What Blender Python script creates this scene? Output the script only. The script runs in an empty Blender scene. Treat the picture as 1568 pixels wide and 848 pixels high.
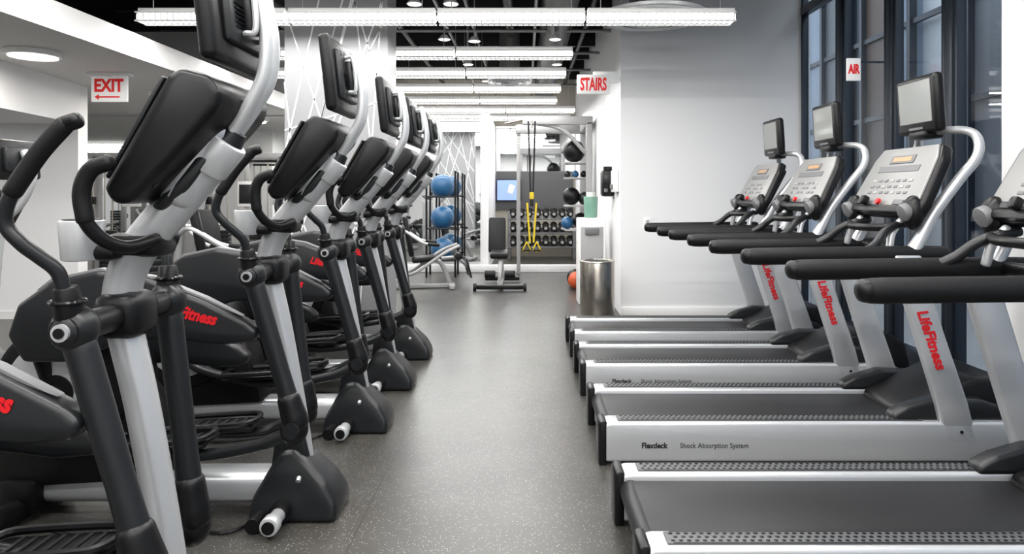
import bpy,bmesh,math,random
from mathutils import Vector,Matrix
random.seed(5)
scene=bpy.context.scene
COL=scene.collection
# ---------------------------------------------------------------- materials
def mat(name,col,rough=.5,metal=0,var=.06,scale=30,emis=None,es=0,bump=0,coat=0,spec=.5):
    m=bpy.data.materials.new(name);m.use_nodes=True
    nt=m.node_tree;N=nt.nodes;L=nt.links;p=N['Principled BSDF']
    p.inputs['Base Color'].default_value=(*col,1);p.inputs['Roughness'].default_value=rough
    p.inputs['Metallic'].default_value=metal;p.inputs['Coat Weight'].default_value=coat
    p.inputs['Specular IOR Level'].default_value=spec
    if emis:
        p.inputs['Emission Color'].default_value=(*emis,1);p.inputs['Emission Strength'].default_value=es
    tc=N.new('ShaderNodeTexCoord');nz=N.new('ShaderNodeTexNoise');nz.inputs['Scale'].default_value=scale
    nz.inputs['Detail'].default_value=3
    L.new(tc.outputs['Object'],nz.inputs['Vector'])
    mr=N.new('ShaderNodeMapRange');mr.inputs[3].default_value=max(0,rough-var);mr.inputs[4].default_value=min(1,rough+var)
    L.new(nz.outputs['Fac'],mr.inputs[0]);L.new(mr.outputs[0],p.inputs['Roughness'])
    if bump:
        b=N.new('ShaderNodeBump');b.inputs['Strength'].default_value=bump;b.inputs['Distance'].default_value=.002
        L.new(nz.outputs['Fac'],b.inputs['Height']);L.new(b.outputs[0],p.inputs['Normal'])
    return m
SILVER=mat('silver_paint',(.52,.53,.545),.32,.5,.008,2)
SILVER_L=mat('silver_light',(.58,.59,.60),.32,.4,.008,2)
STEEL=mat('brushed_steel',(.50,.46,.41),.26,1,.015,3)
BLACK=mat('black_plastic',(.004,.004,.0045),.36,0,.04,spec=.3)
BLACKG=mat('black_gloss',(.003,.003,.0035),.2,0,.04,spec=.4)
RUBBER=mat('black_foam',(.005,.005,.0055),.5,0,.08,120,bump=.3,spec=.28)
DGREY=mat('dark_grey_plastic',(.0095,.0105,.012),.34,0,.04,spec=.42)
MGREY=mat('mid_grey_plastic',(.14,.14,.145),.45)
LGREY=mat('light_grey_panel',(.33,.33,.33),.45)
PANEL=mat('console_panel',(.27,.27,.265),.4,.2,.02,5)
BELT=mat('tread_belt',(.011,.011,.012),.45,0,.1,200,bump=.3,spec=.35)
STRIP=mat('grip_strip',(.075,.077,.08),.45)
RED=mat('red_logo',(.62,.006,.012),.45)
REDS=mat('red_sign_letters',(.75,.01,.01),.5,emis=(.8,.01,.01),es=.1)
INK=mat('black_ink',(.01,.01,.01),.5)
SCREEN=mat('screen_glass',(.20,.21,.20),.12,0,.03,coat=.5)
SCRDK=mat('screen_dark',(.02,.022,.025),.1,0,.03)
ORANGE=mat('orange_display',(.4,.24,.12),.4,emis=(1,.5,.2),es=.05)
WHITE=mat('wall_paint_white',(.80,.80,.805),.55,0,.05,8,bump=.05)
WHITEG=mat('white_plastic',(.78,.78,.77),.35)
CEILW=mat('ceiling_white',(.76,.75,.74),.7)
CEILB=mat('ceiling_black',(.008,.008,.009),.7,spec=.2)
DUCT=mat('duct_dark',(.03,.03,.033),.45,.5)
DUCTL=mat('duct_light',(.2,.2,.2),.4,.6)
PILL=mat('pillar_grey',(.29,.29,.30),.45,0,.05,6)
LINE=mat('pillar_line_white',(.85,.85,.85),.5)
FRAME=mat('window_frame_blue',(.018,.026,.038),.35,.2)
LAMP=mat('lamp_diffuser',(.9,.9,.9),.5,emis=(1,.985,.96),es=3.0)
LAMPD=mat('disc_diffuser',(.9,.9,.9),.5,emis=(1,.97,.93),es=1.2)
SIGN=mat('sign_white',(.85,.85,.84),.5,emis=(1,1,1),es=.1)
TV=mat('tv_picture',(.1,.2,.5),.3,emis=(.35,.42,.8),es=.8)
BLUE=mat('ball_blue',(.012,.08,.19),.35)
ORB=mat('ball_orange',(.5,.08,.02),.5)
YEL=mat('strap_yellow',(.6,.45,.01),.6)
BEIGE=mat('wall_beige',(.42,.39,.33),.6)
PGREY=mat('panel_grey',(.07,.07,.074),.5)
GREENG=mat('bottle_green',(.18,.34,.26),.15,0,.03)
FB=mat('facade_blue',(.22,.28,.36),.4);FL=mat('facade_light',(.60,.64,.68),.5)
FBR=mat('facade_brown',(.12,.085,.07),.5);FD=mat('facade_dark',(.15,.165,.185),.5)
GROUND=mat('pavement',(.40,.40,.40),.8,0,.05,20)
def floor_mat():
    m=mat('rubber_floor',(.1,.1,.1),.31,var=.05);nt=m.node_tree;N=nt.nodes;L=nt.links;p=N['Principled BSDF']
    tc=N.new('ShaderNodeTexCoord')
    n=N.new('ShaderNodeTexNoise');n.inputs['Scale'].default_value=1.6;n.inputs['Detail'].default_value=6;n.inputs['Roughness'].default_value=.65
    L.new(tc.outputs['Object'],n.inputs['Vector'])
    cr=N.new('ShaderNodeValToRGB');cr.color_ramp.elements[0].position=.3;cr.color_ramp.elements[1].position=.7
    cr.color_ramp.elements[0].color=(.031,.0298,.027,1);cr.color_ramp.elements[1].color=(.062,.0585,.052,1)
    L.new(n.outputs['Fac'],cr.inputs[0])
    v=N.new('ShaderNodeTexVoronoi');v.inputs['Scale'].default_value=90
    L.new(tc.outputs['Object'],v.inputs['Vector'])
    lt=N.new('ShaderNodeMath');lt.operation='LESS_THAN';lt.inputs[1].default_value=.22
    L.new(v.outputs['Distance'],lt.inputs[0])
    sp=N.new('ShaderNodeSeparateColor');L.new(v.outputs['Color'],sp.inputs[0])
    gt=N.new('ShaderNodeMath');gt.operation='GREATER_THAN';gt.inputs[1].default_value=.4
    L.new(sp.outputs[0],gt.inputs[0])
    mu=N.new('ShaderNodeMath');mu.operation='MULTIPLY';L.new(lt.outputs[0],mu.inputs[0]);L.new(gt.outputs[0],mu.inputs[1])
    mx=N.new('ShaderNodeMix');mx.data_type='RGBA';L.new(mu.outputs[0],mx.inputs[0]);L.new(cr.outputs[0],mx.inputs[6])
    mx.inputs[7].default_value=(.25,.245,.23,1)
    br=N.new('ShaderNodeTexBrick');br.inputs['Scale'].default_value=1;br.inputs['Mortar Size'].default_value=.002
    br.inputs['Brick Width'].default_value=1.2;br.inputs['Row Height'].default_value=5.0;br.offset=.5
    L.new(tc.outputs['Object'],br.inputs['Vector'])
    sm=N.new('ShaderNodeMix');sm.data_type='RGBA';L.new(br.outputs['Fac'],sm.inputs[0]);L.new(mx.outputs[2],sm.inputs[6]);sm.inputs[7].default_value=(.02,.02,.018,1)
    L.new(sm.outputs[2],p.inputs['Base Color'])
    b=N.new('ShaderNodeBump');b.inputs['Strength'].default_value=.2;b.inputs['Distance'].default_value=.002
    n2=N.new('ShaderNodeTexNoise');n2.inputs['Scale'].default_value=140;L.new(tc.outputs['Object'],n2.inputs['Vector'])
    L.new(n2.outputs['Fac'],b.inputs['Height']);L.new(b.outputs[0],p.inputs['Normal'])
    return m
FLOOR=floor_mat()
def mirror_mat():
    m=mat('mirror_silver',(.90,.92,.92),.02,1,0);m.node_tree.nodes['Principled BSDF'].inputs['Roughness'].default_value=.01
    return m
MIRROR=mirror_mat()
def glass_mat():
    m=bpy.data.materials.new('window_glass');m.use_nodes=True;nt=m.node_tree;N=nt.nodes;L=nt.links
    N.remove(N['Principled BSDF']);o=N['Material Output']
    t=N.new('ShaderNodeBsdfTransparent');t.inputs[0].default_value=(.88,.92,.95,1)
    g=N.new('ShaderNodeBsdfGlossy');g.inputs['Roughness'].default_value=.02
    f=N.new('ShaderNodeLayerWeight');f.inputs[0].default_value=.5
    pw=N.new('ShaderNodeMath');pw.operation='POWER';pw.inputs[1].default_value=4;L.new(f.outputs['Facing'],pw.inputs[0])
    ma=N.new('ShaderNodeMath');ma.operation='MULTIPLY_ADD';ma.inputs[1].default_value=.5;ma.inputs[2].default_value=.04;L.new(pw.outputs[0],ma.inputs[0])
    mx=N.new('ShaderNodeMixShader');L.new(ma.outputs[0],mx.inputs[0]);L.new(t.outputs[0],mx.inputs[1]);L.new(g.outputs[0],mx.inputs[2])
    L.new(mx.outputs[0],o.inputs[0]);return m
GLASS=glass_mat()
# ---------------------------------------------------------------- builder
def catmull(P,n=6):
    P=[Vector(p) for p in P];Q=[2*P[0]-P[1]]+P+[2*P[-1]-P[-2]];out=[]
    for i in range(1,len(Q)-2):
        a,b,c,d=Q[i-1:i+3]
        for k in range(n):
            t=k/n
            out.append(.5*((2*b)+(c-a)*t+(2*a-5*b+4*c-d)*t*t+(3*b-3*c+d-a)*t**3))
    out.append(P[-1]);return out
def axes(o,x,y,z):
    x,y,z=[Vector(v).normalized() for v in(x,y,z)]
    M=Matrix((x,y,z)).transposed().to_4x4();M.translation=Vector(o);return M
class B:
    def __init__(s): s.bm=bmesh.new();s.mats=[]
    def put(s,tb,m,M=None):
        if m not in s.mats:s.mats.append(m)
        i=s.mats.index(m)
        if M is not None: bmesh.ops.transform(tb,matrix=M,verts=tb.verts)
        bmesh.ops.recalc_face_normals(tb,faces=tb.faces)
        for f in tb.faces:f.material_index=i;f.smooth=True
        me=bpy.data.meshes.new('t');tb.to_mesh(me);tb.free();s.bm.from_mesh(me);bpy.data.meshes.remove(me)
    def box(s,c,sz,m,rot=(0,0,0),bev=0,M=None,seg=2):
        tb=bmesh.new();bmesh.ops.create_cube(tb,size=1)
        bmesh.ops.scale(tb,vec=Vector(sz),verts=tb.verts)
        if bev: bmesh.ops.bevel(tb,geom=list(tb.edges),offset=min(bev,min(sz)*.48),segments=seg,profile=.5,affect='EDGES')
        R=Matrix.Translation(Vector(c))@Matrix.Rotation(rot[2],4,'Z')@Matrix.Rotation(rot[1],4,'Y')@Matrix.Rotation(rot[0],4,'X')
        s.put(tb,m,(M@R) if M is not None else R)
    def cyl(s,a,b,r,m,r2=None,seg=20,bev=0):
        a=Vector(a);b=Vector(b);d=b-a;tb=bmesh.new()
        bmesh.ops.create_cone(tb,cap_ends=True,cap_tris=False,segments=seg,radius1=r,radius2=r if r2 is None else r2,depth=d.length)
        if bev:
            ed=[e for e in tb.edges if any(len(f.verts)>4 for f in e.link_faces)]
            bmesh.ops.bevel(tb,geom=ed,offset=bev,segments=2,profile=.5,affect='EDGES')
        q=d.to_track_quat('Z','Y').to_matrix().to_4x4()
        s.put(tb,m,Matrix.Translation((a+b)/2)@q)
    def sph(s,c,r,m,u=20,v=12):
        if not hasattr(r,'__len__'):r=(r,r,r)
        tb=bmesh.new();bmesh.ops.create_uvsphere(tb,u_segments=u,v_segments=v,radius=1)
        s.put(tb,m,Matrix.Translation(Vector(c))@Matrix.Diagonal((*r,1)))
    def tor(s,c,R,r,m,axis='Z',n=28,k=8):
        P=[]
        for i in range(n+1):
            a=2*math.pi*i/n;x,y=R*math.cos(a),R*math.sin(a)
            P.append(Vector(c)+(Vector((x,y,0)) if axis=='Z' else Vector((0,x,y)) if axis=='X' else Vector((x,0,y))))
        s.tube(P,r,m,seg=k,n=0)
    def tube(s,P,r,m,seg=14,n=6,flat=1.0,cap=True):
        if n:
            if hasattr(r,'__len__'):
                rr=[]
                for i in range(len(P)-1):
                    for k in range(n): rr.append(r[i]+(r[i+1]-r[i])*k/n)
                rr.append(r[-1])
            else: rr=None
            Q=catmull(P,n)
            if rr is None: rr=[r]*len(Q)
        else:
            Q=[Vector(p) for p in P];rr=list(r) if hasattr(r,'__len__') else [r]*len(Q)
        if cap:
            t0=(Q[0]-Q[1]).normalized();t1=(Q[-1]-Q[-2]).normalized();r0,r1=rr[0],rr[-1]
            Q=[Q[0]+t0*r0*.5,Q[0]+t0*r0*.3]+Q+[Q[-1]+t1*r1*.3,Q[-1]+t1*r1*.5]
            rr=[r0*.55,r0*.88]+rr+[r1*.88,r1*.55]
        tb=bmesh.new();rings=[];prev=None
        for i,p in enumerate(Q):
            t=(Q[min(i+1,len(Q)-1)]-Q[max(i-1,0)]).normalized()
            if prev is None:
                ref=Vector((0,1,0)) if abs(t.y)<.9 else Vector((1,0,0))
            else: ref=prev
            n1=(ref-t*ref.dot(t)).normalized();prev=n1;n2=t.cross(n1)
            rings.append([tb.verts.new(p+n1*math.cos(a)*rr[i]*flat+n2*math.sin(a)*rr[i]) for a in [2*math.pi*k/seg for k in range(seg)]])
        for a,b in zip(rings,rings[1:]):
            for k in range(seg): tb.faces.new((a[k],a[(k+1)%seg],b[(k+1)%seg],b[k]))
        tb.faces.new(rings[0]);tb.faces.new(rings[-1]);s.put(tb,m)
    def prism(s,prof,y0,y1,m,bev=0,seg=2,taper=None,M=None):
        tb=bmesh.new()
        A=[tb.verts.new((x,y0,z)) for x,z in prof];C=[tb.verts.new((x,y1,z)) for x,z in prof]
        tb.faces.new(A);tb.faces.new(C[::-1]);n=len(A)
        for i in range(n):tb.faces.new((A[i],C[i],C[(i+1)%n],A[(i+1)%n]))
        if taper:
            ym=(y0+y1)/2
            for v in tb.verts:
                t=max(0,min(1,(v.co.z-taper[0])/(taper[1]-taper[0])));v.co.y=ym+(v.co.y-ym)*(1+(taper[2]-1)*t)
        bmesh.ops.recalc_face_normals(tb,faces=tb.faces)
        if bev:bmesh.ops.bevel(tb,geom=list(tb.edges),offset=bev,segments=seg,profile=.5,affect='EDGES',clamp_overlap=True)
        s.put(tb,m,M)
    def text(s,t,size,M,m,ext=.001,align='CENTER',bold=0,xs=1,shear=0):
        cu=bpy.data.curves.new('t','FONT');cu.body=t;cu.size=size;cu.extrude=ext;cu.align_x=align;cu.align_y='CENTER';cu.offset=bold;cu.shear=shear
        cu.resolution_u=3
        o=bpy.data.objects.new('t',cu);COL.objects.link(o);bpy.context.view_layer.update()
        me=bpy.data.meshes.new_from_object(o.evaluated_get(bpy.context.evaluated_depsgraph_get()))
        tb=bmesh.new();tb.from_mesh(me);bpy.data.objects.remove(o);bpy.data.curves.remove(cu);bpy.data.meshes.remove(me)
        s.put(tb,m,M@Matrix.Diagonal((xs,1,1,1)))
    def mesh(s,name,origin=(0,0,0)):
        me=bpy.data.meshes.new(name);bmesh.ops.translate(s.bm,vec=-Vector(origin),verts=s.bm.verts)
        s.bm.to_mesh(me);s.bm.free()
        for m in s.mats:me.materials.append(m)
        me.set_sharp_from_angle(angle=math.radians(38));return me
    def done(s,name,origin=(0,0,0),loc=None):
        return place(name,s.mesh(name,origin),origin if loc is None else loc)
def place(name,me,loc,rz=0,sc=1):
    o=bpy.data.objects.new(name,me);o.location=loc;o.rotation_euler=(0,0,rz);o.scale=(sc,)*3;COL.objects.link(o);return o
FRONT=lambda o:axes(o,(1,0,0),(0,0,1),(0,-1,0))
def bx(name,x0,x1,y0,y1,z0,z1,m,bev=0):
    b=B();c=((x0+x1)/2,(y0+y1)/2,(z0+z1)/2);b.box(c,(x1-x0,y1-y0,z1-z0),m,bev=bev);return b.done(name,c)
# ---------------------------------------------------------------- room shell
CZ=3.6;XL=-11.5
bx('floor',XL,3.0,-3.6,13.7,-.1,0,FLOOR)
bx('ceiling',XL,3.0,-3.6,13.7,CZ,CZ+.1,CEILB)
bx('wall_back',XL,3.0,-3.7,-3.6,0,CZ,WHITE)
bx('wall_left',XL-.1,XL,-3.6,9.7,0,CZ,WHITE)
bx('wall_right',1.0,3.0,7.1,7.25,0,CZ,WHITE)
bx('wall_right_return',1.0,1.12,7.25,13.6,0,CZ,WHITE)
bx('baseboard_right',1.0,2.98,7.085,7.1,0,.09,WHITEG,.004)
bx('wall_far',-2.9,1.0,13.6,13.7,0,CZ,BEIGE)
bx('wall_far_side',-.74,-.62,11.15,13.6,0,2.62,WHITE)
bx('wall_far_centre',-2.9,-.62,11.05,11.15,0,2.62,WHITE)
bx('wall_far_left',XL,-2.9,9.65,9.75,0,CZ,WHITE)
bx('wall_far_jog',-3.0,-2.9,9.75,13.6,0,CZ,WHITE)
bx('mirror_centre',-2.88,-.75,11.02,11.05,.16,2.58,MIRROR)
bx('mirror_left',XL+.1,-2.95,9.62,9.65,.16,2.38,MIRROR)
bx('mirror_far',-.6,.98,13.57,13.6,1.72,2.62,MIRROR)
bx('trim_platform',-2.9,.98,10.9,11.0,0,.12,WHITE,.01)
bx('baseboard_left',XL+.1,-2.95,9.6,9.65,0,.14,WHITEG,.005)
bx('wall_partition',-5.6,-4.6,6.9,7.05,0,2.4,WHITE)
bx('baseboard_partition',-5.6,-4.6,6.885,6.9,0,.08,WHITEG)
b=B()
tb=bmesh.new();pts=[(-4.3,5.2),(-4.58,6.9),(-5.6,6.9),(-5.6,5.2)]
A=[tb.verts.new((x,y,2.0)) for x,y in pts];C=[tb.verts.new((x,y,2.4)) for x,y in pts]
tb.faces.new(A);tb.faces.new(C[::-1])
for i in range(4):tb.faces.new((A[i],C[i],C[(i+1)%4],A[(i+1)%4]))
b.put(tb,WHITE);b.done('wall_bulkhead')
bx('ceiling_soffit',XL,-3.2,-3.6,9.65,2.4,2.6,CEILW)
# pillar
b=B();x0,x1,y0,y1=-2.12,-1.215,5.9,6.28
b.box(((x0+x1)/2,(y0+y1)/2,CZ/2),(x1-x0,y1-y0,CZ),PILL)
rnd=random.Random(11)
for yy,sg in((y0,-1),(y1,1)):
    for k in range(30):
        def bp():
            e=rnd.random()
            if e<.38:return(x0,rnd.uniform(0,CZ))
            if e<.76:return(x1,rnd.uniform(0,CZ))
            return(rnd.uniform(x0,x1),0 if e<.88 else CZ)
        p,q=bp(),bp()
        dx,dz=q[0]-p[0],q[1]-p[1];Ln=math.hypot(dx,dz)
        if Ln<.5 or abs(dx)<.12:continue
        b.box(((p[0]+q[0])/2,yy+sg*.002,(p[1]+q[1])/2),(Ln,.004,.012),LINE,rot=(0,-math.atan2(dz,dx),0))
b.done('wall_pillar')
# windows right
my=[-3.6,-2.6,-1.6,-.6,.4,1.4,2.4,3.2,3.85,4.55,5.3,6.15,7.08]
for i in range(len(my)-1):
    a,c=my[i],my[i+1];b=B()
    b.box((2.93,a+.04,1.8),(.10,.08,3.6),FRAME,bev=.006);b.box((2.90,a+.105,1.66),(.03,.035,3.08),FRAME,bev=.004)
    b.box((2.93,c-.015,1.8),(.07,.03,3.6),FRAME,bev=.004)
    b.box((2.93,(a+c)/2,.06),(.08,c-a,.12),FRAME,bev=.005);b.box((2.93,(a+c)/2,3.2),(.08,c-a,.09),FRAME,bev=.005)
    b.box((2.95,(a+c)/2,1.8),(.01,c-a-.05,3.55),GLASS)
    b.done('window_%d'%(i+1),(2.93,(a+c)/2,0))
bx('column_right',2.76,2.87,3.3,3.9,0,CZ,WHITE)
# outside
bx('pavement_outside',3.05,14,-6,22,-.12,-.02,GROUND)
b=B()
for ya,yb,mm in((-6,3,FL),(3,5.6,FB),(5.6,6.7,FL),(6.7,7.9,FD),(7.9,9.1,FL),(9.1,9.6,FB),(9.6,10.4,FBR),(10.4,10.75,FL),(10.75,11.3,FB),(11.3,11.8,FD),(11.8,16,FB)):
    b.box((5.4+(.12 if mm is FL else 0),(ya+yb)/2,2.6),(.3,yb-ya,5.2),mm)
for yy in(6.7,7.9,9.1,9.6,10.4,10.75,11.8):b.box((5.22,yy,2.6),(.1,.08,5.2),FRAME)
for zz in(1.0,2.4,3.6):b.box((5.23,9,zz),(.06,14,.07),FRAME)
b.done('building_facade_outside',(5.4,5,0))
# ---------------------------------------------------------------- ceiling services
b=B()
for x in(-2.9,-1.6,-.2,.75):b.cyl((x,-3,3.4),(x,13,3.4),.035 if x!=-.2 else .06,DUCT,seg=10)
for i in range(17):b.box((-1.0,-2.6+i*.95,3.5),(7.6,.07,.18),DUCT)
b.cyl((.35,4,3.25),(.35,13,3.25),.19,DUCT);b.cyl((-2.6,-2,3.2),(-2.6,13,3.2),.13,DUCT)
for x in(-.9,-.6,.1):b.cyl((x,-2,3.18),(x,13.2,3.18),.018,DUCTL,seg=8)
for y in(6.2,7.5,8.7,9.9,11.3):b.cyl((-3.1,y,3.1),(1.9 if y<7 else .95,y,3.1),.02,DUCTL,seg=8)
b.done('ceiling_pipework',(0,5,3.4))
def diffuser(x,y,z,R):
    b=B()
    for k,f in enumerate((1,.80,.62,.44,.26)):
        b.cyl((x,y,z+.02-k*.006),(x,y,z-.012-k*.006),R*f,SILVER_L if k%2==0 else DGREY,r2=R*f*.92,seg=44)
        b.tor((x,y,z-.012-k*.006),R*f*.94,.008,SILVER_L)
    b.cyl((x,y,z+.02),(x,y,3.5),R*.45,DUCTL);b.done('ceiling_air_diffuser',(x,y,z))
diffuser(1.13,6.0,2.86,.47);diffuser(-.22,9.0,2.78,.3)
diffuser(-.5,2.0,3.2,.4)
LP=.68
def linlight(x0,nseg,y,z=2.72,power=110,cz=3.6):
    b=B();L=nseg*1.22;xc=x0+L/2
    for k in range(nseg):
        xa=x0+k*1.22
        b.box((xa+.61,y,z),(1.20,.12,.055),LAMP,bev=.01)
        b.box((xa+.61,y,z+.055),(1.20,.07,.05),WHITEG,bev=.005)
        for sy in(-.078,.078):
            b.box((xa+.61,y+sy,z-.035),(1.2,.006,.012),WHITEG);b.box((xa+.61,y+sy,z+.033),(1.2,.006,.012),WHITEG)
        for i in range(25):
            b.box((xa+.03+i*.0484,y,z-.005),(.006,.155,.075),WHITEG)
        if cz-z>.1:
            for xx in(xa+.12,xa+1.1):b.cyl((xx,y,z+.07),(xx,y,cz),.004,SILVER,seg=6)
    o=b.done('linear_ceiling_light',(xc,y,z))
    ld=bpy.data.lights.new('lamp','AREA');ld.shape='RECTANGLE';ld.size=L;ld.size_y=.13;ld.energy=LP*power*nseg/3;ld.color=(1,.985,.965)
    lo=bpy.data.objects.new('lamp',ld);COL.objects.link(lo);lo.parent=o;lo.location=(0,0,-.05)
linlight(-3.17,4,5.5,power=70)
for y in(6.95,8.1,9.3,10.5):linlight(-3.17,3,y,power=75)
for y in(11.7,12.95):linlight(-2.8,3,y,power=90)
for y in(4.0,2.5,1.0,-.5,-2.2):linlight(-2.9,4,y,z=3.05,power=116)  # unseen fixtures above and behind the camera, added to light the near machines
for y in(4.6,3.0,1.4,-.4):linlight(-10.6,5,y,z=2.32,power=42,cz=2.4)
def pend(x,y,z):
    b=B();b.cyl((x,y,z),(x,y,z+.05),.07,WHITEG,r2=.03);b.cyl((x,y,z-.006),(x,y,z),.06,LAMPD);b.cyl((x,y,z+.05),(x,y,3.6),.008,SILVER,seg=8)
    b.done('pendant_spotlight',(x,y,z))
for x,y,z in((-.98,5.9,2.95),(-.66,5.9,2.95),(-.9,7.4,2.98),(-.57,7.4,2.96),(.32,7.4,2.98),(-.75,8.7,2.95),(.4,8.7,2.95),(-.6,10,2.95)):pend(x,y,z)
def disc(x,y):
    b=B();b.cyl((x,y,2.4),(x,y,2.36),.19,WHITEG,seg=36,bev=.008);b.cyl((x,y,2.362),(x,y,2.35),.165,LAMPD,seg=36)
    o=b.done('round_ceiling_light',(x,y,2.38))
    ld=bpy.data.lights.new('lamp','AREA');ld.shape='DISK';ld.size=.3;ld.energy=18*LP;ld.color=(1,.95,.88)
    lo=bpy.data.objects.new('lamp',ld);COL.objects.link(lo);lo.parent=o;lo.location=(0,0,-.04)
for x,y in((-3.85,5.25),(-3.95,7.4),(-4.05,9.2),(-6.6,7.6),(-8.6,7.0)):disc(x,y)
# signs
b=B();b.box((-3.84,6.2,2.385),(.38,.1,.03),WHITEG,bev=.005);b.box((-3.84,6.2,2.25),(.33,.035,.24),SIGN,bev=.008)
b.text('EXIT',.16,FRONT((-3.84,6.18,2.275)),REDS,bold=.006,xs=.82);b.box((-3.84,6.181,2.175),(.2,.004,.014),REDS);b.prism([(-3.97,2.175),(-3.93,2.2),(-3.93,2.15)],6.179,6.183,REDS)
b.cyl((-3.84,6.2,2.37),(-3.84,6.2,2.36),.03,WHITEG);b.done('exit_sign',(-3.84,6.2,2.4))
b=B();b.box((.70,7.0,2.42),(.34,.035,.20),SIGN,bev=.006);b.text('STAIRS',.18,FRONT((.70,6.98,2.415)),REDS,bold=.007,xs=.5)
b.box((.84,7.03,2.50),(.28,.03,.12),SIGN,bev=.004);b.cyl((.84,7.03,2.5),(1.01,7.14,2.5),.02,WHITEG)
b.done('stairs_sign',(.7,7,2.4))
b=B();b.box((2.62,5.38,2.28),(.11,.02,.18),SIGN,bev=.004);b.text('AIR',.10,FRONT((2.62,5.369,2.28)),REDS,bold=.005,xs=.55);b.box((2.76,5.38,2.34),(.20,.012,.016),FRAME)  # solid panel standing in for the stairs sign's reflection in the window glass
b.done('stairs_sign_reflection',(2.62,5.38,2.28))
# ---------------------------------------------------------------- elliptical trainer
def elliptical():
    b=B()
    b.box((-1.52,0,.115),(1.02,.15,.115),SILVER,bev=.035,seg=3)
    b.cyl((-2.0,-.32,.05),(-2.0,.32,.05),.045,BLACK,bev=.01)
    b.box((-2.0,0,.1),(.16,.24,.14),BLACK,bev=.03)
    b.prism([(-1.10,0),(-1.085,.09),(-1.03,.19),(-.985,.265),(-.93,.275),(-.87,.225),(-.79,.145),(-.75,.07),(-.745,0)],-.12,.12,DGREY,bev=.026,seg=3,taper=(.05,.28,.5))
    b.prism([(-1.03,.19),(-1.01,.33),(-.97,.34),(-.90,.34),(-.875,.22),(-.93,.2)],-.05,.05,DGREY,bev=.015)
    b.cyl((-.96,-.24,.05),(-.96,.24,.05),.028,SILVER)
    for s in(-1,1):
        b.cyl((-.96,s*.20,.05),(-.96,s*.25,.05),.036,SILVER_L,bev=.008);b.cyl((-.96,s*.25,.05),(-.96,s*.255,.05),.024,BLACK)
        b.cyl((-.96,s*.09,.05),(-.96,s*.15,.05),.04,BLACK)
        b.cyl((-1.04,s*.03,.03),(-1.04,s*.20,.03),.028,BLACK)
        b.cyl((-.90,s*.085,.17),(-.90,s*.10,.16),.010,SILVER,seg=10)
    b.tube([(-1.05,-.1,.012),(-1.15,-.2,.008),(-1.35,-.16,.008),(-1.6,-.24,.008),(-1.9,-.15,.008)],.006,BLACK,seg=6)
    b.tube([(-.905,0,.2),(-.945,0,.45),(-1.0,0,.75),(-1.045,0,.95),(-1.05,0,1.05),(-1.01,0,1.15),(-.92,0,1.26),(-.80,0,1.40)],[.038,.04,.041,.043,.046,.048,.05,.047],SILVER,seg=24)
    b.cyl((-.835,0,1.36),(-.775,0,1.435),.055,SILVER_L,bev=.008);b.cyl((-.782,0,1.425),(-.755,0,1.46),.043,DGREY,r2=.03)
    b.tube([(-.90,0,1.29),(-.84,0,1.40),(-.81,0,1.46)],.055,SILVER,flat=1.1)
    for s in(-1,1): b.tube([(-.775,s*.012,1.43),(-.715,s*.02,1.52),(-.675,s*.024,1.60),(-.668,s*.024,1.70),(-.69,s*.024,1.82),(-.70,s*.024,1.86)],.017,SILVER_L,seg=12)
    b.prism([(-1.01,1.31),(-.985,1.27),(-.94,1.275),(-.85,1.37),(-.735,1.50),(-.725,1.54),(-.755,1.58),(-.825,1.60),(-.855,1.58)],-.155,.155,BLACK,bev=.018,seg=3)
    b.prism([(-.95,1.262),(-.83,1.395),(-.80,1.385),(-.86,1.30),(-.92,1.25)],-.06,.06,DGREY,bev=.012)
    M=axes((-.937,0,1.455),(0,-1,0),(.155,0,.28),(-.28,0,.155))
    b.box((0,0,.002),(.28,.28,.012),DGREY,bev=.01,M=M);b.box((0,.05,.01),(.2,.1,.006),SCRDK,M=M)
    for i in range(5):b.box((-.1+i*.05,-.07,.01),(.03,.02,.006),MGREY,M=M)
    b.box((.10,.05,.012),(.03,.05,.004),ORANGE,M=M)
    Mb=axes((-.825,0,1.41),(0,1,0),(.175,0,.2),(.2,0,-.175))
    for x,y in((-.12,.10),(.12,.10),(-.12,-.12),(.12,-.12)):b.cyl(Mb@Vector((x,y,-.006)),Mb@Vector((x,y,.008)),.007,DGREY,seg=10)
    for i in range(5):b.box((-.10,-.05+i*.014,.0),(.06,.004,.006),BLACKG,M=Mb)
    T=Matrix.Translation((-.765,0,1.765))@Matrix.Rotation(-.11,4,'Y')
    b.box((0,0,0),(.045,.35,.30),BLACK,bev=.018,M=T,seg=3);b.box((.028,0,0),(.03,.24,.2),DGREY,bev=.014,M=T,seg=2)
    b.box((-.024,0,.01),(.004,.29,.21),SCRDK,M=T)
    for i in range(6):b.box((.045,-.05,-.06+i*.012),(.004,.08,.004),BLACKG,M=T)
    for s in(-1,1):b.cyl(T@Vector((.04,s*.09,.08)),T@Vector((.047,s*.09,.08)),.008,MGREY,seg=10)
    b.box((.05,0,0),(.03,.08,.12),DGREY,bev=.01,M=T);b.box((.07,.0,.0),(.035,.06,.05),SILVER,bev=.01,M=T)
    for q in(-.05,.05):b.tube([T@Vector((.045,q,.07)),T@Vector((.075,q,.06)),T@Vector((.075,q,-.06)),T@Vector((.045,q,-.07))],.008,SILVER_L,seg=8)
    b.cyl((-1.11,-.07,1.13),(-1.11,-.07,1.23),.045,SILVER_L,r2=.052,bev=.005);b.cyl((-1.11,-.07,1.22),(-1.11,-.07,1.233),.043,BLACK)
    b.box((-1.07,-.04,1.15),(.1,.1,.04),BLACK,bev=.015);b.box((-1.0,0,1.165),(.14,.11,.06),BLACK,bev=.02)
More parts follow.
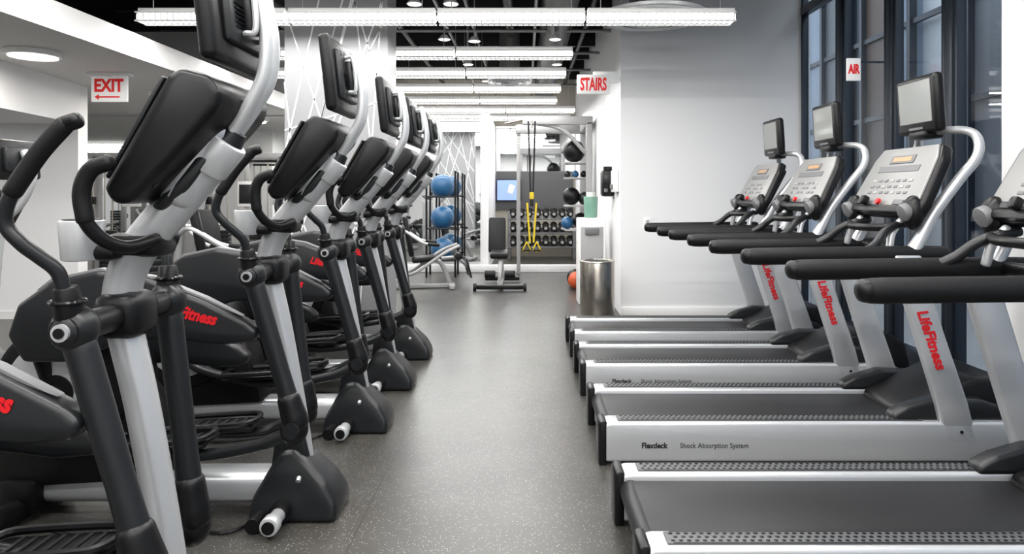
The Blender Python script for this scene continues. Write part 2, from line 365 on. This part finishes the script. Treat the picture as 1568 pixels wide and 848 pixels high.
    for s in(-1,1):
        h=[(-.94,s*.04,1.18),(-.975,s*.10,1.165),(-1.005,s*.15,1.185),(-1.03,s*.18,1.235),(-1.035,s*.185,1.30),(-1.015,s*.185,1.35),(-.975,s*.18,1.37)]
        b.tube(h,.0165,BLACK);b.tube(h[3:],.0195,RUBBER)
    b.cyl((-1.04,-.24,.985),(-1.04,.24,.985),.034,BLACK);b.box((-1.04,0,.985),(.12,.13,.12),BLACK,bev=.035,seg=3)
    for s in(-1,1):
        y=s*.2;boot=(-.875,y,.43) if s<0 else (-.965,y,.36)
        b.sph((-1.04,y,.985),(.052,.05,.055),DGREY);b.cyl((-1.04,y+s*.04,.985),(-1.04,y+s*.054,.985),.02,SILVER);b.cyl((-1.04,y+s*.05,.985),(-1.04,y+s*.058,.985),.012,BLACK)
        P=Vector((-1.04,y,.985));Bt=Vector(boot);d=Bt-P
        b.tube([P+d*.06,P+d*.3,P+d*.65,P+d*.93],[.037,.036,.034,.037],DGREY,flat=.85,seg=18)
        b.tube([P+d*.84,P+d*.97,Bt+d*.02],[.042,.049,.048],BLACK);b.sph(Bt+Vector((-.005,0,-.03)),(.053,.048,.056),BLACK)
        b.cyl(Bt+Vector((0,s*.043,-.02)),Bt+Vector((0,s*.054,-.02)),.03,DGREY)
        f=.06 if s<0 else .08
        b.cyl((-1.043,y+s*.01,1.01),(-1.05,y+s*.02,1.085),.034,BLACK,r2=.025,bev=.005)
        b.tor((-1.047,y+s*.015,1.05),.034,.006,BLACKG)
        up=[(-1.05,y+s*.02,1.07),(-1.06,y+s*.03,1.12),(-1.11+f*.4,y+s*.05,1.155),(-1.175+f,y+s*.07,1.19),(-1.20+f,y+s*.08,1.235),(-1.18+f,y+s*.085,1.30),(-1.125+f,y+s*.08,1.385),(-1.07+f,y+s*.075,1.45)]
        b.tube(up,.0155,DGREY);b.tube(up[5:],.020,RUBBER)
        b.tube([up[-1],(up[-1][0]+.025,up[-1][1],up[-1][2]+.008)],.0185,BLACK)
        pz=.33 if s<0 else .29;px=-1.40 if s<0 else -1.34
        b.tube([Bt+Vector((-.02,0,-.04)),(boot[0]-.14,y,boot[2]-.09),(px+.16,y-s*.02,pz-.035),(px-.05,y-s*.03,pz-.03),(px-.35,y-s*.05,pz+.04),(-1.84,y-s*.06,.48)],[.026,.022,.022,.024,.024,.026],DGREY)
        Tp=Matrix.Translation((px,s*.15,pz))@Matrix.Rotation(-.06,4,'Y')
        b.box((0,0,0),(.37,.15,.02),BLACK,bev=.008,M=Tp)
        ring=[(.19,0),(.17,.06),(.1,.078),(-.12,.078),(-.185,.05),(-.185,-.05),(-.12,-.078),(.1,-.078),(.17,-.06),(.19,0)]
        b.tube([Tp@Vector((x,yy,.025)) for x,yy in ring],.013,BLACK,n=3,seg=8)
        for i in range(7):b.box((-.12+i*.04,0,.012),(.012,.11,.006),DGREY,M=Tp)
        b.cyl((-1.84,s*.12,.5),(-1.84,s*.16,.5),.05,BLACK)
        dz=.06 if s<0 else -.13;sx=.07 if s<0 else -.13
        ya,yb=s*.165,s*.235
        prof=[(-2.02,.70),(-1.98,.82),(-1.86,.905),(-1.68,.945),(-1.48,.915),(-1.28,.835),(-1.12,.755),(-1.075,.715),(-1.10,.675),(-1.22,.665),(-1.42,.69),(-1.6,.67),(-1.8,.60),(-1.96,.60)]
        b.prism([(x+sx,z+dz) for x,z in prof],min(ya,yb),max(ya,yb),DGREY,bev=.02,seg=3)
        top=[(-1.92,.868),(-1.86,.916),(-1.68,.954),(-1.48,.924),(-1.28,.844),(-1.14,.772),(-1.3,.832),(-1.48,.900),(-1.68,.925),(-1.84,.89)]
        b.prism([(x+sx,z+dz) for x,z in top],min(ya,yb)+.018,max(ya,yb)-.018,MGREY,bev=.004)
        if s<0:
            b.text('LifeFitness',.060,axes((-1.335+sx,y-.037,.785+dz),(.96,0,-.22),(.22,0,.96),(0,-1,0)),RED,bold=.0025,xs=.85,shear=.25)
        b.cyl((-1.93+sx*.5,y-s*.03,.70+dz),(-1.87,s*.12,.58),.03,BLACK)
    b.cyl((-1.83,-.125,.52),(-1.83,.125,.52),.27,BLACK,seg=44,bev=.03)
    for s in(-1,1):
        b.cyl((-1.83,s*.12,.52),(-1.83,s*.135,.52),.205,SILVER,seg=44,bev=.006);b.cyl((-1.83,s*.13,.52),(-1.83,s*.14,.52),.07,BLACK)
    b.prism([(-2.12,.12),(-2.14,.5),(-2.0,.72),(-1.7,.70),(-1.5,.45),(-1.42,.16)],-.1,.1,BLACK,bev=.03)
    return b.mesh('elliptical_trainer',(-1.4,0,0))
EM=elliptical()
for d in(1.75,2.75,3.72,4.5,5.3):place('elliptical_trainer',EM,(-1.4,d,0))
# ---------------------------------------------------------------- treadmill
def treadmill():
    b=B()
    for s in(-1,1):
        y=s*.275
        b.prism([(.37,.015),(.37,.195),(.40,.205),(2.30,.205),(2.42,.16),(2.44,.05),(2.40,.015)],y-.06,y+.06,SILVER,bev=.022,seg=3)
        b.prism([(.345,.0),(.345,.20),(.36,.212),(.385,.212),(.385,.0)],y-.062,y+.062,BLACK,bev=.01)
        b.box((1.17,y,.2065),(1.46,.075,.008),STRIP,bev=.003)
        for i in range(58):
            for k in(-1,0,1):
                tb=bmesh.new();bmesh.ops.create_icosphere(tb,subdivisions=1,radius=.0065)
                b.put(tb,BLACK,Matrix.Translation((.46+i*.0248+(.012 if k==0 else 0),y+k*.022,.2105))@Matrix.Diagonal((1.2,1,.6,1)))
        b.tube([(.46,y-.034,.209),(1.88,y-.034,.209)],.003,DGREY,n=0,seg=6);b.tube([(.46,y+.034,.209),(1.88,y+.034,.209)],.003,DGREY,n=0,seg=6)
    b.box((1.2,0,.165),(1.6,.43,.03),BELT,bev=.008);b.cyl((.405,-.215,.14),(.405,.215,.14),.041,BELT,seg=24)
    b.box((1.3,0,.11),(1.7,.42,.06),BLACK)
    for s in(-1,1):b.cyl((2.25,s*.2,.02),(2.25,s*.26,.02),.03,BLACK)
    b.prism([(1.86,.15),(1.87,.215),(1.96,.25),(2.10,.33),(2.22,.385),(2.38,.38),(2.50,.30),(2.54,.12),(2.5,.03),(1.95,.03)],-.21,.21,BLACK,bev=.03,seg=3)
    for s in(-1,1):
        b.prism([(1.76,.195),(1.77,.235),(1.84,.27),(1.98,.31),(2.2,.30),(2.34,.25),(2.36,.195)],*sorted((s*.215,s*.30)),DGREY,bev=.018,seg=3)
        y0,y1=sorted((s*.288,s*.335))
        b.prism([(2.0,.10),(2.155,.10),(2.105,.3),(1.995,.62),(1.925,.85),(1.885,1.0),(1.755,1.0),(1.785,.85),(1.855,.62),(1.955,.3)],y0,y1,SILVER,bev=.014,seg=3)
        b.cyl((2.07,s*.334,.16),(2.07,s*.340,.16),.008,DGREY,seg=10)
        if s<0:
            dv=Vector((.17,0,-.5)).normalized()
            b.text('LifeFitness',.070,axes((1.925,-.337,.60),dv,Vector((0,-1,0)).cross(dv),(0,-1,0)),RED,bold=.0025,shear=.2)
        y=s*.285
        b.tube([(1.07,y,.99),(1.12,y,.99),(1.5,y,.995),(1.9,y,1.0),(2.02,y,1.0)],[.036,.042,.042,.042,.04],RUBBER,seg=20,n=4,flat=1.0)
        b.tube([(1.06,y,.99),(1.09,y,.99)],.038,BLACK,n=0)
        b.tube([(1.86,y,1.0),(1.90,y,1.07),(1.97,y,1.2),(2.09,y,1.36),(2.18,s*.28,1.47),(2.205,s*.25,1.56),(2.18,s*.2,1.605),(2.12,s*.09,1.615)],[.036,.03,.027,.025,.024,.022,.02,.02],SILVER,seg=16)
        b.tube([(1.62,y*.97,1.0),(1.70,y*.9,1.045),(1.76,y*.8,1.10),(1.82,y*.72,1.13),(1.9,y*.68,1.15)],.022,DGREY)
        b.tube([(1.79,y*.76,1.02),(1.81,y*.73,1.1),(1.86,y*.7,1.16)],.018,SILVER)
        b.sph((1.87,s*.285,1.20),(.05,.055,.085),BLACK);b.cyl((1.85,s*.285,1.21),(1.812,s*.285,1.195),.044,MGREY,seg=24,bev=.008)
    b.tube([(1.80,-.2,1.125),(1.755,-.1,1.12),(1.74,0,1.12),(1.755,.1,1.12),(1.80,.2,1.125)],.02,BLACK)
    b.box((1.90,0,1.0),(.05,.55,.05),BLACK,bev=.012)
    u=Vector((.19,0,.37)).normalized();n=Vector((-u.z,0,u.x));M=axes((1.945,0,1.36),(0,-1,0),u,n)
    MP=M@Matrix(((1,0,0,0),(0,0,1,0),(0,-1,0,0),(0,0,0,1)))
    fr=[(-.33,-.20),(.33,-.20),(.345,-.13),(.315,.12),(.27,.20),(-.27,.20),(-.315,.12),(-.345,-.13)]
    b.prism(fr,-.01,.05,BLACK,bev=.02,seg=3,M=MP)
    b.prism([(x*.92,z*.90+.010) for x,z in fr],-.018,.0,PANEL,bev=.008,M=MP)
    b.box((0,.02,-.065),(.46,.30,.05),BLACK,bev=.02,M=M)
    b.box((0,-.175,.018),(.60,.045,.04),BLACK,bev=.014,M=M)
    b.box((0,.115,.020),(.22,.045,.006),MGREY,M=M);b.box((0,.115,.023),(.17,.025,.003),ORANGE,M=M)
    for i in range(7):
        for j in range(3):b.box((-.17+i*.057,-.01-j*.035,.019),(.034,.016,.005),MGREY if (i+j)%3 else LGREY,bev=.003,M=M)
    b.box((0,.06,.019),(.38,.035,.004),MGREY,M=M)
    b.cyl(M@Vector((0,-.14,.03)),M@Vector((0,-.14,.045)),.016,RED);b.box((-.18,-.14,.03),(.09,.03,.015),DGREY,bev=.006,M=M);b.box((.18,-.14,.03),(.09,.03,.015),MGREY,bev=.006,M=M)
    b.box((-.12,-.14,.05),(.04,.05,.04),BLACK,bev=.012,M=M)
    b.box((2.10,0,1.6),(.10,.16,.045),BLACK,bev=.015);b.tube([(2.12,-.09,1.615),(2.12,.09,1.615)],.022,SILVER,n=0)
    T=Matrix.Translation((2.07,0,1.755))@Matrix.Rotation(-.06,4,'Y')
    b.box((0,0,0),(.055,.36,.30),BLACK,bev=.022,M=T,seg=3);b.box((-.029,0,.015),(.004,.285,.215),SCREEN,M=T);b.box((-.03,0,-.122),(.004,.12,.012),MGREY,M=T)
    b.box((.035,0,0),(.03,.24,.2),DGREY,bev=.012,M=T)
    b.text('Flexdeck',.036,FRONT((.61,-.336,.095)),INK,ext=.0008,bold=.0012,xs=.95)
    b.text('Shock Absorption System',.034,FRONT((.895,-.336,.095)),INK,ext=.0008,xs=.92)
    return b.mesh('treadmill',(1.4,0,0))
TM=treadmill()
for d in(2.4,3.53,4.62,5.62):place('treadmill',TM,(1.4,d,0))
# ---------------------------------------------------------------- wall-side items
b=B();b.cyl((.725,6.85,.0),(.725,6.85,.60),.175,STEEL,seg=48,bev=.006);b.tor((.725,6.85,.598),.17,.01,STEEL);b.cyl((.725,6.85,.595),(.725,6.85,.603),.13,BLACK);b.cyl((.725,6.85,0),(.725,6.85,.02),.178,BLACK,seg=40)
b.done('trash_bin',(.725,6.85,0))
b=B();b.box((.76,7.9,.5),(.32,.32,1.0),WHITEG,bev=.02);b.box((.76,7.735,.55),(.26,.01,.7),LGREY,bev=.004);b.cyl((.76,7.9,1.0),(.76,7.9,1.25),.075,GREENG,r2=.085,bev=.01);b.cyl((.76,7.9,1.25),(.76,7.9,1.3),.05,WHITEG);b.box((.76,7.72,.85),(.16,.05,.08),MGREY,bev=.01)
b.done('water_cooler',(.76,7.9,0))
b=B();b.box((.93,7.7,1.40),(.14,.2,.30),BLACK,bev=.03);b.box((.93,7.595,1.44),(.09,.01,.1),DGREY,bev=.004);b.cyl((.93,7.66,1.55),(.93,7.66,1.59),.05,BLACK);b.cyl((.90,7.58,1.3),(.90,7.58,1.34),.02,MGREY)
b.done('sanitizer_dispenser',(.93,7.7,1.4))
b=B();b.box((.97,7.35,1.42),(.06,.22,.24),WHITEG,bev=.012);b.box((.935,7.35,1.36),(.02,.14,.05),MGREY,bev=.004);b.done('paper_towel_dispenser',(.97,7.35,1.4))
b=B();b.box((1.28,7.09,.97),(.075,.02,.12),WHITEG,bev=.004);b.box((1.28,7.078,.98),(.03,.008,.05),LGREY);b.done('wall_outlet',(1.28,7.1,.97))
# ---------------------------------------------------------------- background equipment
def bench():
    b=B()
    b.box((0,-.35,.05),(.62,.07,.06),BLACK,bev=.015);b.box((0,.55,.05),(.5,.07,.06),BLACK,bev=.015)
    b.box((0,.1,.1),(.08,.95,.06),LGREY,bev=.01);b.box((0,.0,.27),(.08,.07,.34),LGREY,bev=.01)
    for s in(-1,1):b.cyl((s*.31,-.35,.05),(s*.35,-.35,.05),.05,RUBBER);b.cyl((s*.06,-.35,.22),(s*.2,-.35,.22),.05,RUBBER,bev=.01)
    b.tube([(0,-.35,.06),(0,-.32,.25),(0,-.1,.4)],.03,LGREY)
    b.box((-.02,-.05,.46),(.24,.34,.08),RUBBER,bev=.03,rot=(.1,0,0));b.box((-.06,.22,.70),(.24,.09,.50),RUBBER,bev=.03,rot=(-.28,0,0))
    b.tube([(0,.2,.35),(0,.42,.5),(0,.26,.7)],.025,LGREY)
    return b.done('weight_bench',(0,0,0),(-.345,9.20,0))
bench()
def seated(name):
    b=B()
    b.box((0,0,.04),(1.15,.09,.07),LGREY,bev=.015);b.box((-.5,0,.04),(.09,.7,.07),LGREY,bev=.015);b.box((.5,0,.04),(.09,.6,.07),LGREY,bev=.015)
    b.tube([(-.5,0,.05),(-.42,0,.7),(-.35,0,1.3),(-.2,0,1.5)],.045,LGREY);b.tube([(.5,0,.05),(.3,0,.45),(0,0,.42)],.04,LGREY)
    b.box((.05,0,.5),(.42,.36,.09),RUBBER,bev=.035,rot=(0,-.1,0));b.box((-.22,0,.88),(.09,.34,.68),RUBBER,bev=.035,rot=(0,-.18,0))
    for s in(-1,1):
        b.tube([(-.4,s*.05,.95),(-.3,s*.33,1.0),(.0,s*.36,.8),(.25,s*.34,.75)],.022,SILVER_L);b.tube([(.1,s*.355,.77),(.27,s*.34,.75)],.03,RUBBER)
        b.tube([(-.4,s*.03,.2),(-.1,s*.25,.3),(.35,s*.28,.6),(.62,s*.2,.72)],.028,LGREY);b.cyl((.6,s*.05,.55),(.6,s*.32,.55),.06,RUBBER,bev=.012)
        b.box((.78,s*.18,.35),(.03,.26,.34),DGREY,bev=.02,rot=(0,-.25,0))
    b.tube([(.35,0,.5),(.6,0,.5),(.78,0,.36)],.03,LGREY)
    b.box((-.62,0,.72),(.16,.38,1.4),LGREY,bev=.03);b.box((-.62,-.195,.6),(.1,.01,1.0),BLACK)
    for i in range(12):b.box((-.62,-.2,.2+i*.06),(.12,.02,.05),DGREY,bev=.004)
    return b.mesh(name)
SM=seated('leg_press_machine')
def cable(name):
    b=B()
    for s in(-1,1):
        b.box((s*.55,0,1.05),(.09,.12,2.1),LGREY,bev=.012);b.box((s*.55,.0,.04),(.14,.8,.07),LGREY,bev=.012)
        for i in range(14):b.box((s*.38,0,.12+i*.06),(.2,.12,.052),DGREY,bev=.004)
        for q in(-.06,.06):b.cyl((s*.38+q,0,.08),(s*.38+q,0,2.0),.01,STEEL,seg=8)
        b.cyl((s*.55,-.12,.08),(s*.55,-.12,2.05),.02,STEEL,seg=10);b.box((s*.55,-.14,1.4),(.08,.1,.12),BLACK,bev=.01)
        b.cyl((s*.55-.01,-.2,1.4),(s*.55+.01,-.2,1.4),.05,BLACK);b.tube([(s*.55,-.22,1.38),(s*.5,-.24,1.0),(s*.5,-.24,.85)],.006,BLACK,n=2,seg=6);b.tor((s*.5,-.24,.79),.055,.012,RUBBER,axis='Y')
    b.box((0,0,2.1),(1.2,.12,.1),LGREY,bev=.012);b.cyl((-.5,-.1,2.02),(.5,-.1,2.02),.018,BLACK);b.box((0,0,.06),(1.1,.08,.06),LGREY,bev=.01)
    b.box((0,-.02,1.5),(.3,.03,.4),WHITEG,bev=.01);b.box((0,-.03,1.5),(.24,.03,.3),DGREY,bev=.005)
    return b.mesh(name)
CM=cable('cable_machine')
for x,y,r,s in((-3.75,9.05,0,.85),(-5.3,9.05,0,.85),(-6.5,4.3,.3,.95),(-8.1,4.2,0,.95),(-9.7,4.0,-.2,.95),(-7.2,1.6,.2,.95),(-8.9,1.4,0,.95),(-4.4,1.0,0,.95),(-5.6,-1.2,.2,.95)):place('cable_machine',CM,(x,y,0),r,s)
for x,y,r,s in((-3.05,6.75,.5,.95),(-3.55,7.9,-.25,.9),(-7.3,5.8,.4,.95),(-1.42,9.1,.2,.8),(-9.0,5.6,-.4,.95),(-6.9,2.9,0,.95),(-8.8,2.7,2.0,.95),(-5.2,2.9,.3,.95)):place('leg_press_machine',SM,(x,y,0),r,s)
# stability-ball rack
b=B();X,Y=-1.30,10.45
for s in(-1,1):
    for t in(-1,1):b.cyl((X+s*.22,Y+t*.2,0),(X+s*.22,Y+t*.2,1.62),.016,BLACK,seg=10)
for z,zc in((.2,.39),(.69,.88),(1.18,1.37)):
    for t in(-1,1):b.cyl((X-.22,Y+t*.14,z+.05),(X+.22,Y+t*.14,z+.05),.013,BLACK,seg=8)
    b.sph((X,Y,zc+.02),.185,BLUE,28,18)
for s in(-1,1):b.cyl((X+s*.22,Y-.2,1.61),(X+s*.22,Y+.2,1.61),.016,BLACK,seg=8)
b.done('stability_ball_rack',(X,Y,0))
# dumbbell rack
b=B();X,Y=.3,13.0
for s in(-1,1):
    b.box((X+s*.62,Y,.45),(.06,.35,.9),MGREY,bev=.01)
for z in(.28,.55,.82):
    b.box((X,Y-.02,z),(1.3,.34,.03),MGREY,rot=(.25,0,0),bev=.005)
    for i in range(8):
        x=X-.55+i*.157
        for q in(-.1,.1):b.cyl((x,Y-.03+q-.045,z+.09+q*.25),(x,Y-.03+q+.045,z+.09+q*.25),.068,BLACK,seg=8,bev=.008)
        b.cyl((x,Y-.14,z+.065),(x,Y+.1,z+.11),.018,STEEL,seg=8);b.cyl((x,Y-.182,z+.06),(x,Y-.176,z+.06),.03,LGREY,seg=12)
b.done('dumbbell_rack',(X,Y,0))
bx('wall_panel_grey',-.6,.95,13.54,13.6,.95,1.72,PGREY)
b=B();b.box((-.35,13.5,1.34),(.5,.05,.44),BLACK,bev=.01);b.box((-.35,13.47,1.34),(.46,.01,.40),TV);b.box((-.30,13.462,1.36),(.12,.004,.18),WHITEG,rot=(0,.3,0),bev=.001);b.done('wall_television',(-.35,13.5,1.34))
# functional rack with storage + medicine balls
b=B()
b.box((.9,9.6,1.15),(.09,.1,2.3),LGREY,bev=.012);b.box((.9,10.7,1.15),(.09,.1,2.3),LGREY,bev=.012);b.box((-.12,10.7,1.15),(.06,.06,2.3),LGREY,bev=.01)
b.box((.38,10.7,2.3),(1.1,.1,.14),LGREY,bev=.012);b.box((.45,9.6,2.32),(1.0,.1,.12),LGREY,bev=.012);b.box((.9,10.15,2.3),(.1,1.1,.12),LGREY,bev=.012)
b.tube([(.0,9.6,2.3),(.5,9.6,2.2),(.86,9.6,1.85)],.03,LGREY)
b.tube([(-.3,9.6,2.28),(.0,9.6,2.33),(.4,9.6,2.28)],.015,STEEL)
for z in(.75,1.1,1.5,1.72):b.box((.74,9.85,z),(.36,.4,.025),LGREY,bev=.005)
for x,z,r in((.70,1.895,.165),(.66,1.242,.13),(.80,.882,.12)):b.sph((x,9.82,z),r,BLACK)
b.sph((.60,9.82,.852),.09,BLUE);b.sph((.86,9.8,1.21),.10,DGREY)
for x,m in((.60,DGREY),(.72,BLUE),(.84,BLACK)):b.sph((x,9.8,1.562),.05,m)
b.done('functional_training_rack',(.5,10,0))
b=B();x,y=.08,9.46
for s in(-1,1):
    b.box((x+s*.03,y,1.7),(.025,.004,1.2),BLACK,rot=(0,s*.03,0));b.box((x+s*.045,y,.87),(.026,.006,.56),YEL,rot=(0,s*.07,0))
    b.tube([(x+s*.07,y,.60),(x+s*.12,y,.48),(x+s*.02,y,.48),(x+s*.07,y,.60)],.011,YEL,n=3,seg=6);b.cyl((x+s*.02,y,.48),(x+s*.12,y,.48),.017,RUBBER)
b.box((x,y,1.25),(.06,.02,.1),YEL,bev=.01);b.cyl((x,y,2.29),(x,9.546,2.29),.012,STEEL,seg=8);b.cyl((x,y,2.2),(x,y,2.3),.012,STEEL,seg=8)
b.done('suspension_strap_trainer',(x,y,1.4))
b=B()
for x,y,r,m in((.68,9.0,.12,ORB),(.68,9.28,.12,BLACK)):b.sph((x,y,r),r,m)
b.done('medicine_balls',(.7,9.1,0))
b=B()
b.cyl((.86,8.5,0),(.86,8.5,.8),.02,DGREY,seg=10);b.box((.86,8.5,.01),(.24,.24,.02),DGREY,bev=.005)
for z,m in((.2,BLACK),(.45,ORB),(.66,BLACK)):b.sph((.74,8.5,z),.11,m);b.cyl((.86,8.5,z-.03),(.74,8.5,z-.08),.01,DGREY,seg=6)
b.done('medicine_ball_tree',(.86,8.5,0))
# exercise bike at the left edge
b=B()
b.box((-3.0,3.35,.06),(1.0,.1,.09),SILVER,bev=.02);b.box((-2.55,3.35,.05),(.09,.5,.08),BLACK,bev=.02);b.box((-3.45,3.35,.05),(.09,.5,.08),BLACK,bev=.02)
b.prism([(-3.2,.1),(-3.2,.35),(-3.0,.55),(-2.75,.6),(-2.55,.4),(-2.52,.1)],3.27,3.43,DGREY,bev=.03)
b.tube([(-3.25,3.35,.1),(-3.28,3.35,.7),(-3.3,3.35,.88)],.035,SILVER);b.sph((-3.3,3.35,.93),(.15,.12,.05),RUBBER)
b.tube([(-2.68,3.35,.5),(-2.66,3.35,.9),(-2.62,3.35,1.16),(-2.5,3.35,1.32)],.035,SILVER_L);b.tube([(-2.62,3.35,1.15),(-2.52,3.35,1.24),(-2.46,3.35,1.38),(-2.5,3.35,1.5)],.02,SILVER_L)
b.box((-2.64,3.35,1.22),(.06,.3,.2),BLACK,bev=.02,rot=(0,.5,0));b.box((-2.56,3.35,1.46),(.055,.32,.2),BLACK,bev=.02,rot=(0,-.1,0));b.box((-2.525,3.35,1.46),(.03,.2,.12),DGREY,bev=.01,rot=(0,-.1,0))
for s in(-1,1):
    b.tube([(-2.64,3.35,1.1),(-2.75,3.35+s*.2,1.12),(-2.85,3.35+s*.2,1.2)],.016,RUBBER);b.cyl((-2.85,3.35+s*.08,.32),(-2.85,3.35+s*.14,.32),.1,SILVER);b.box((-2.85+s*.1,3.35+s*.2,.32+s*.1),(.1,.1,.02),BLACK,bev=.006)
b.done('exercise_bike',(-3,3.35,0))
# ---------------------------------------------------------------- world, camera
w=bpy.data.worlds.new('world');scene.world=w;w.use_nodes=True
bg=w.node_tree.nodes['Background'];sky=w.node_tree.nodes.new('ShaderNodeTexSky');sky.sky_type='HOSEK_WILKIE';sky.turbidity=6;sky.sun_direction=(.6,-.3,.7)
mixn=w.node_tree.nodes.new('ShaderNodeMix');mixn.data_type='RGBA';mixn.inputs[0].default_value=.75;mixn.inputs[7].default_value=(.9,.94,1,1)
w.node_tree.links.new(sky.outputs[0],mixn.inputs[6]);w.node_tree.links.new(mixn.outputs[2],bg.inputs[0]);bg.inputs[1].default_value=2.4
cd=bpy.data.cameras.new('camera');cam=bpy.data.objects.new('camera',cd);COL.objects.link(cam)
cam.location=(0,0,1.3);cam.rotation_euler=(math.radians(90),0,0);cd.sensor_width=36;cd.lens=36*1050/1600
cd.shift_x=-22/1600;cd.shift_y=-132.5/1600;cd.clip_start=.05;scene.camera=cam
scene.view_settings.view_transform='Standard';scene.view_settings.exposure=0.1
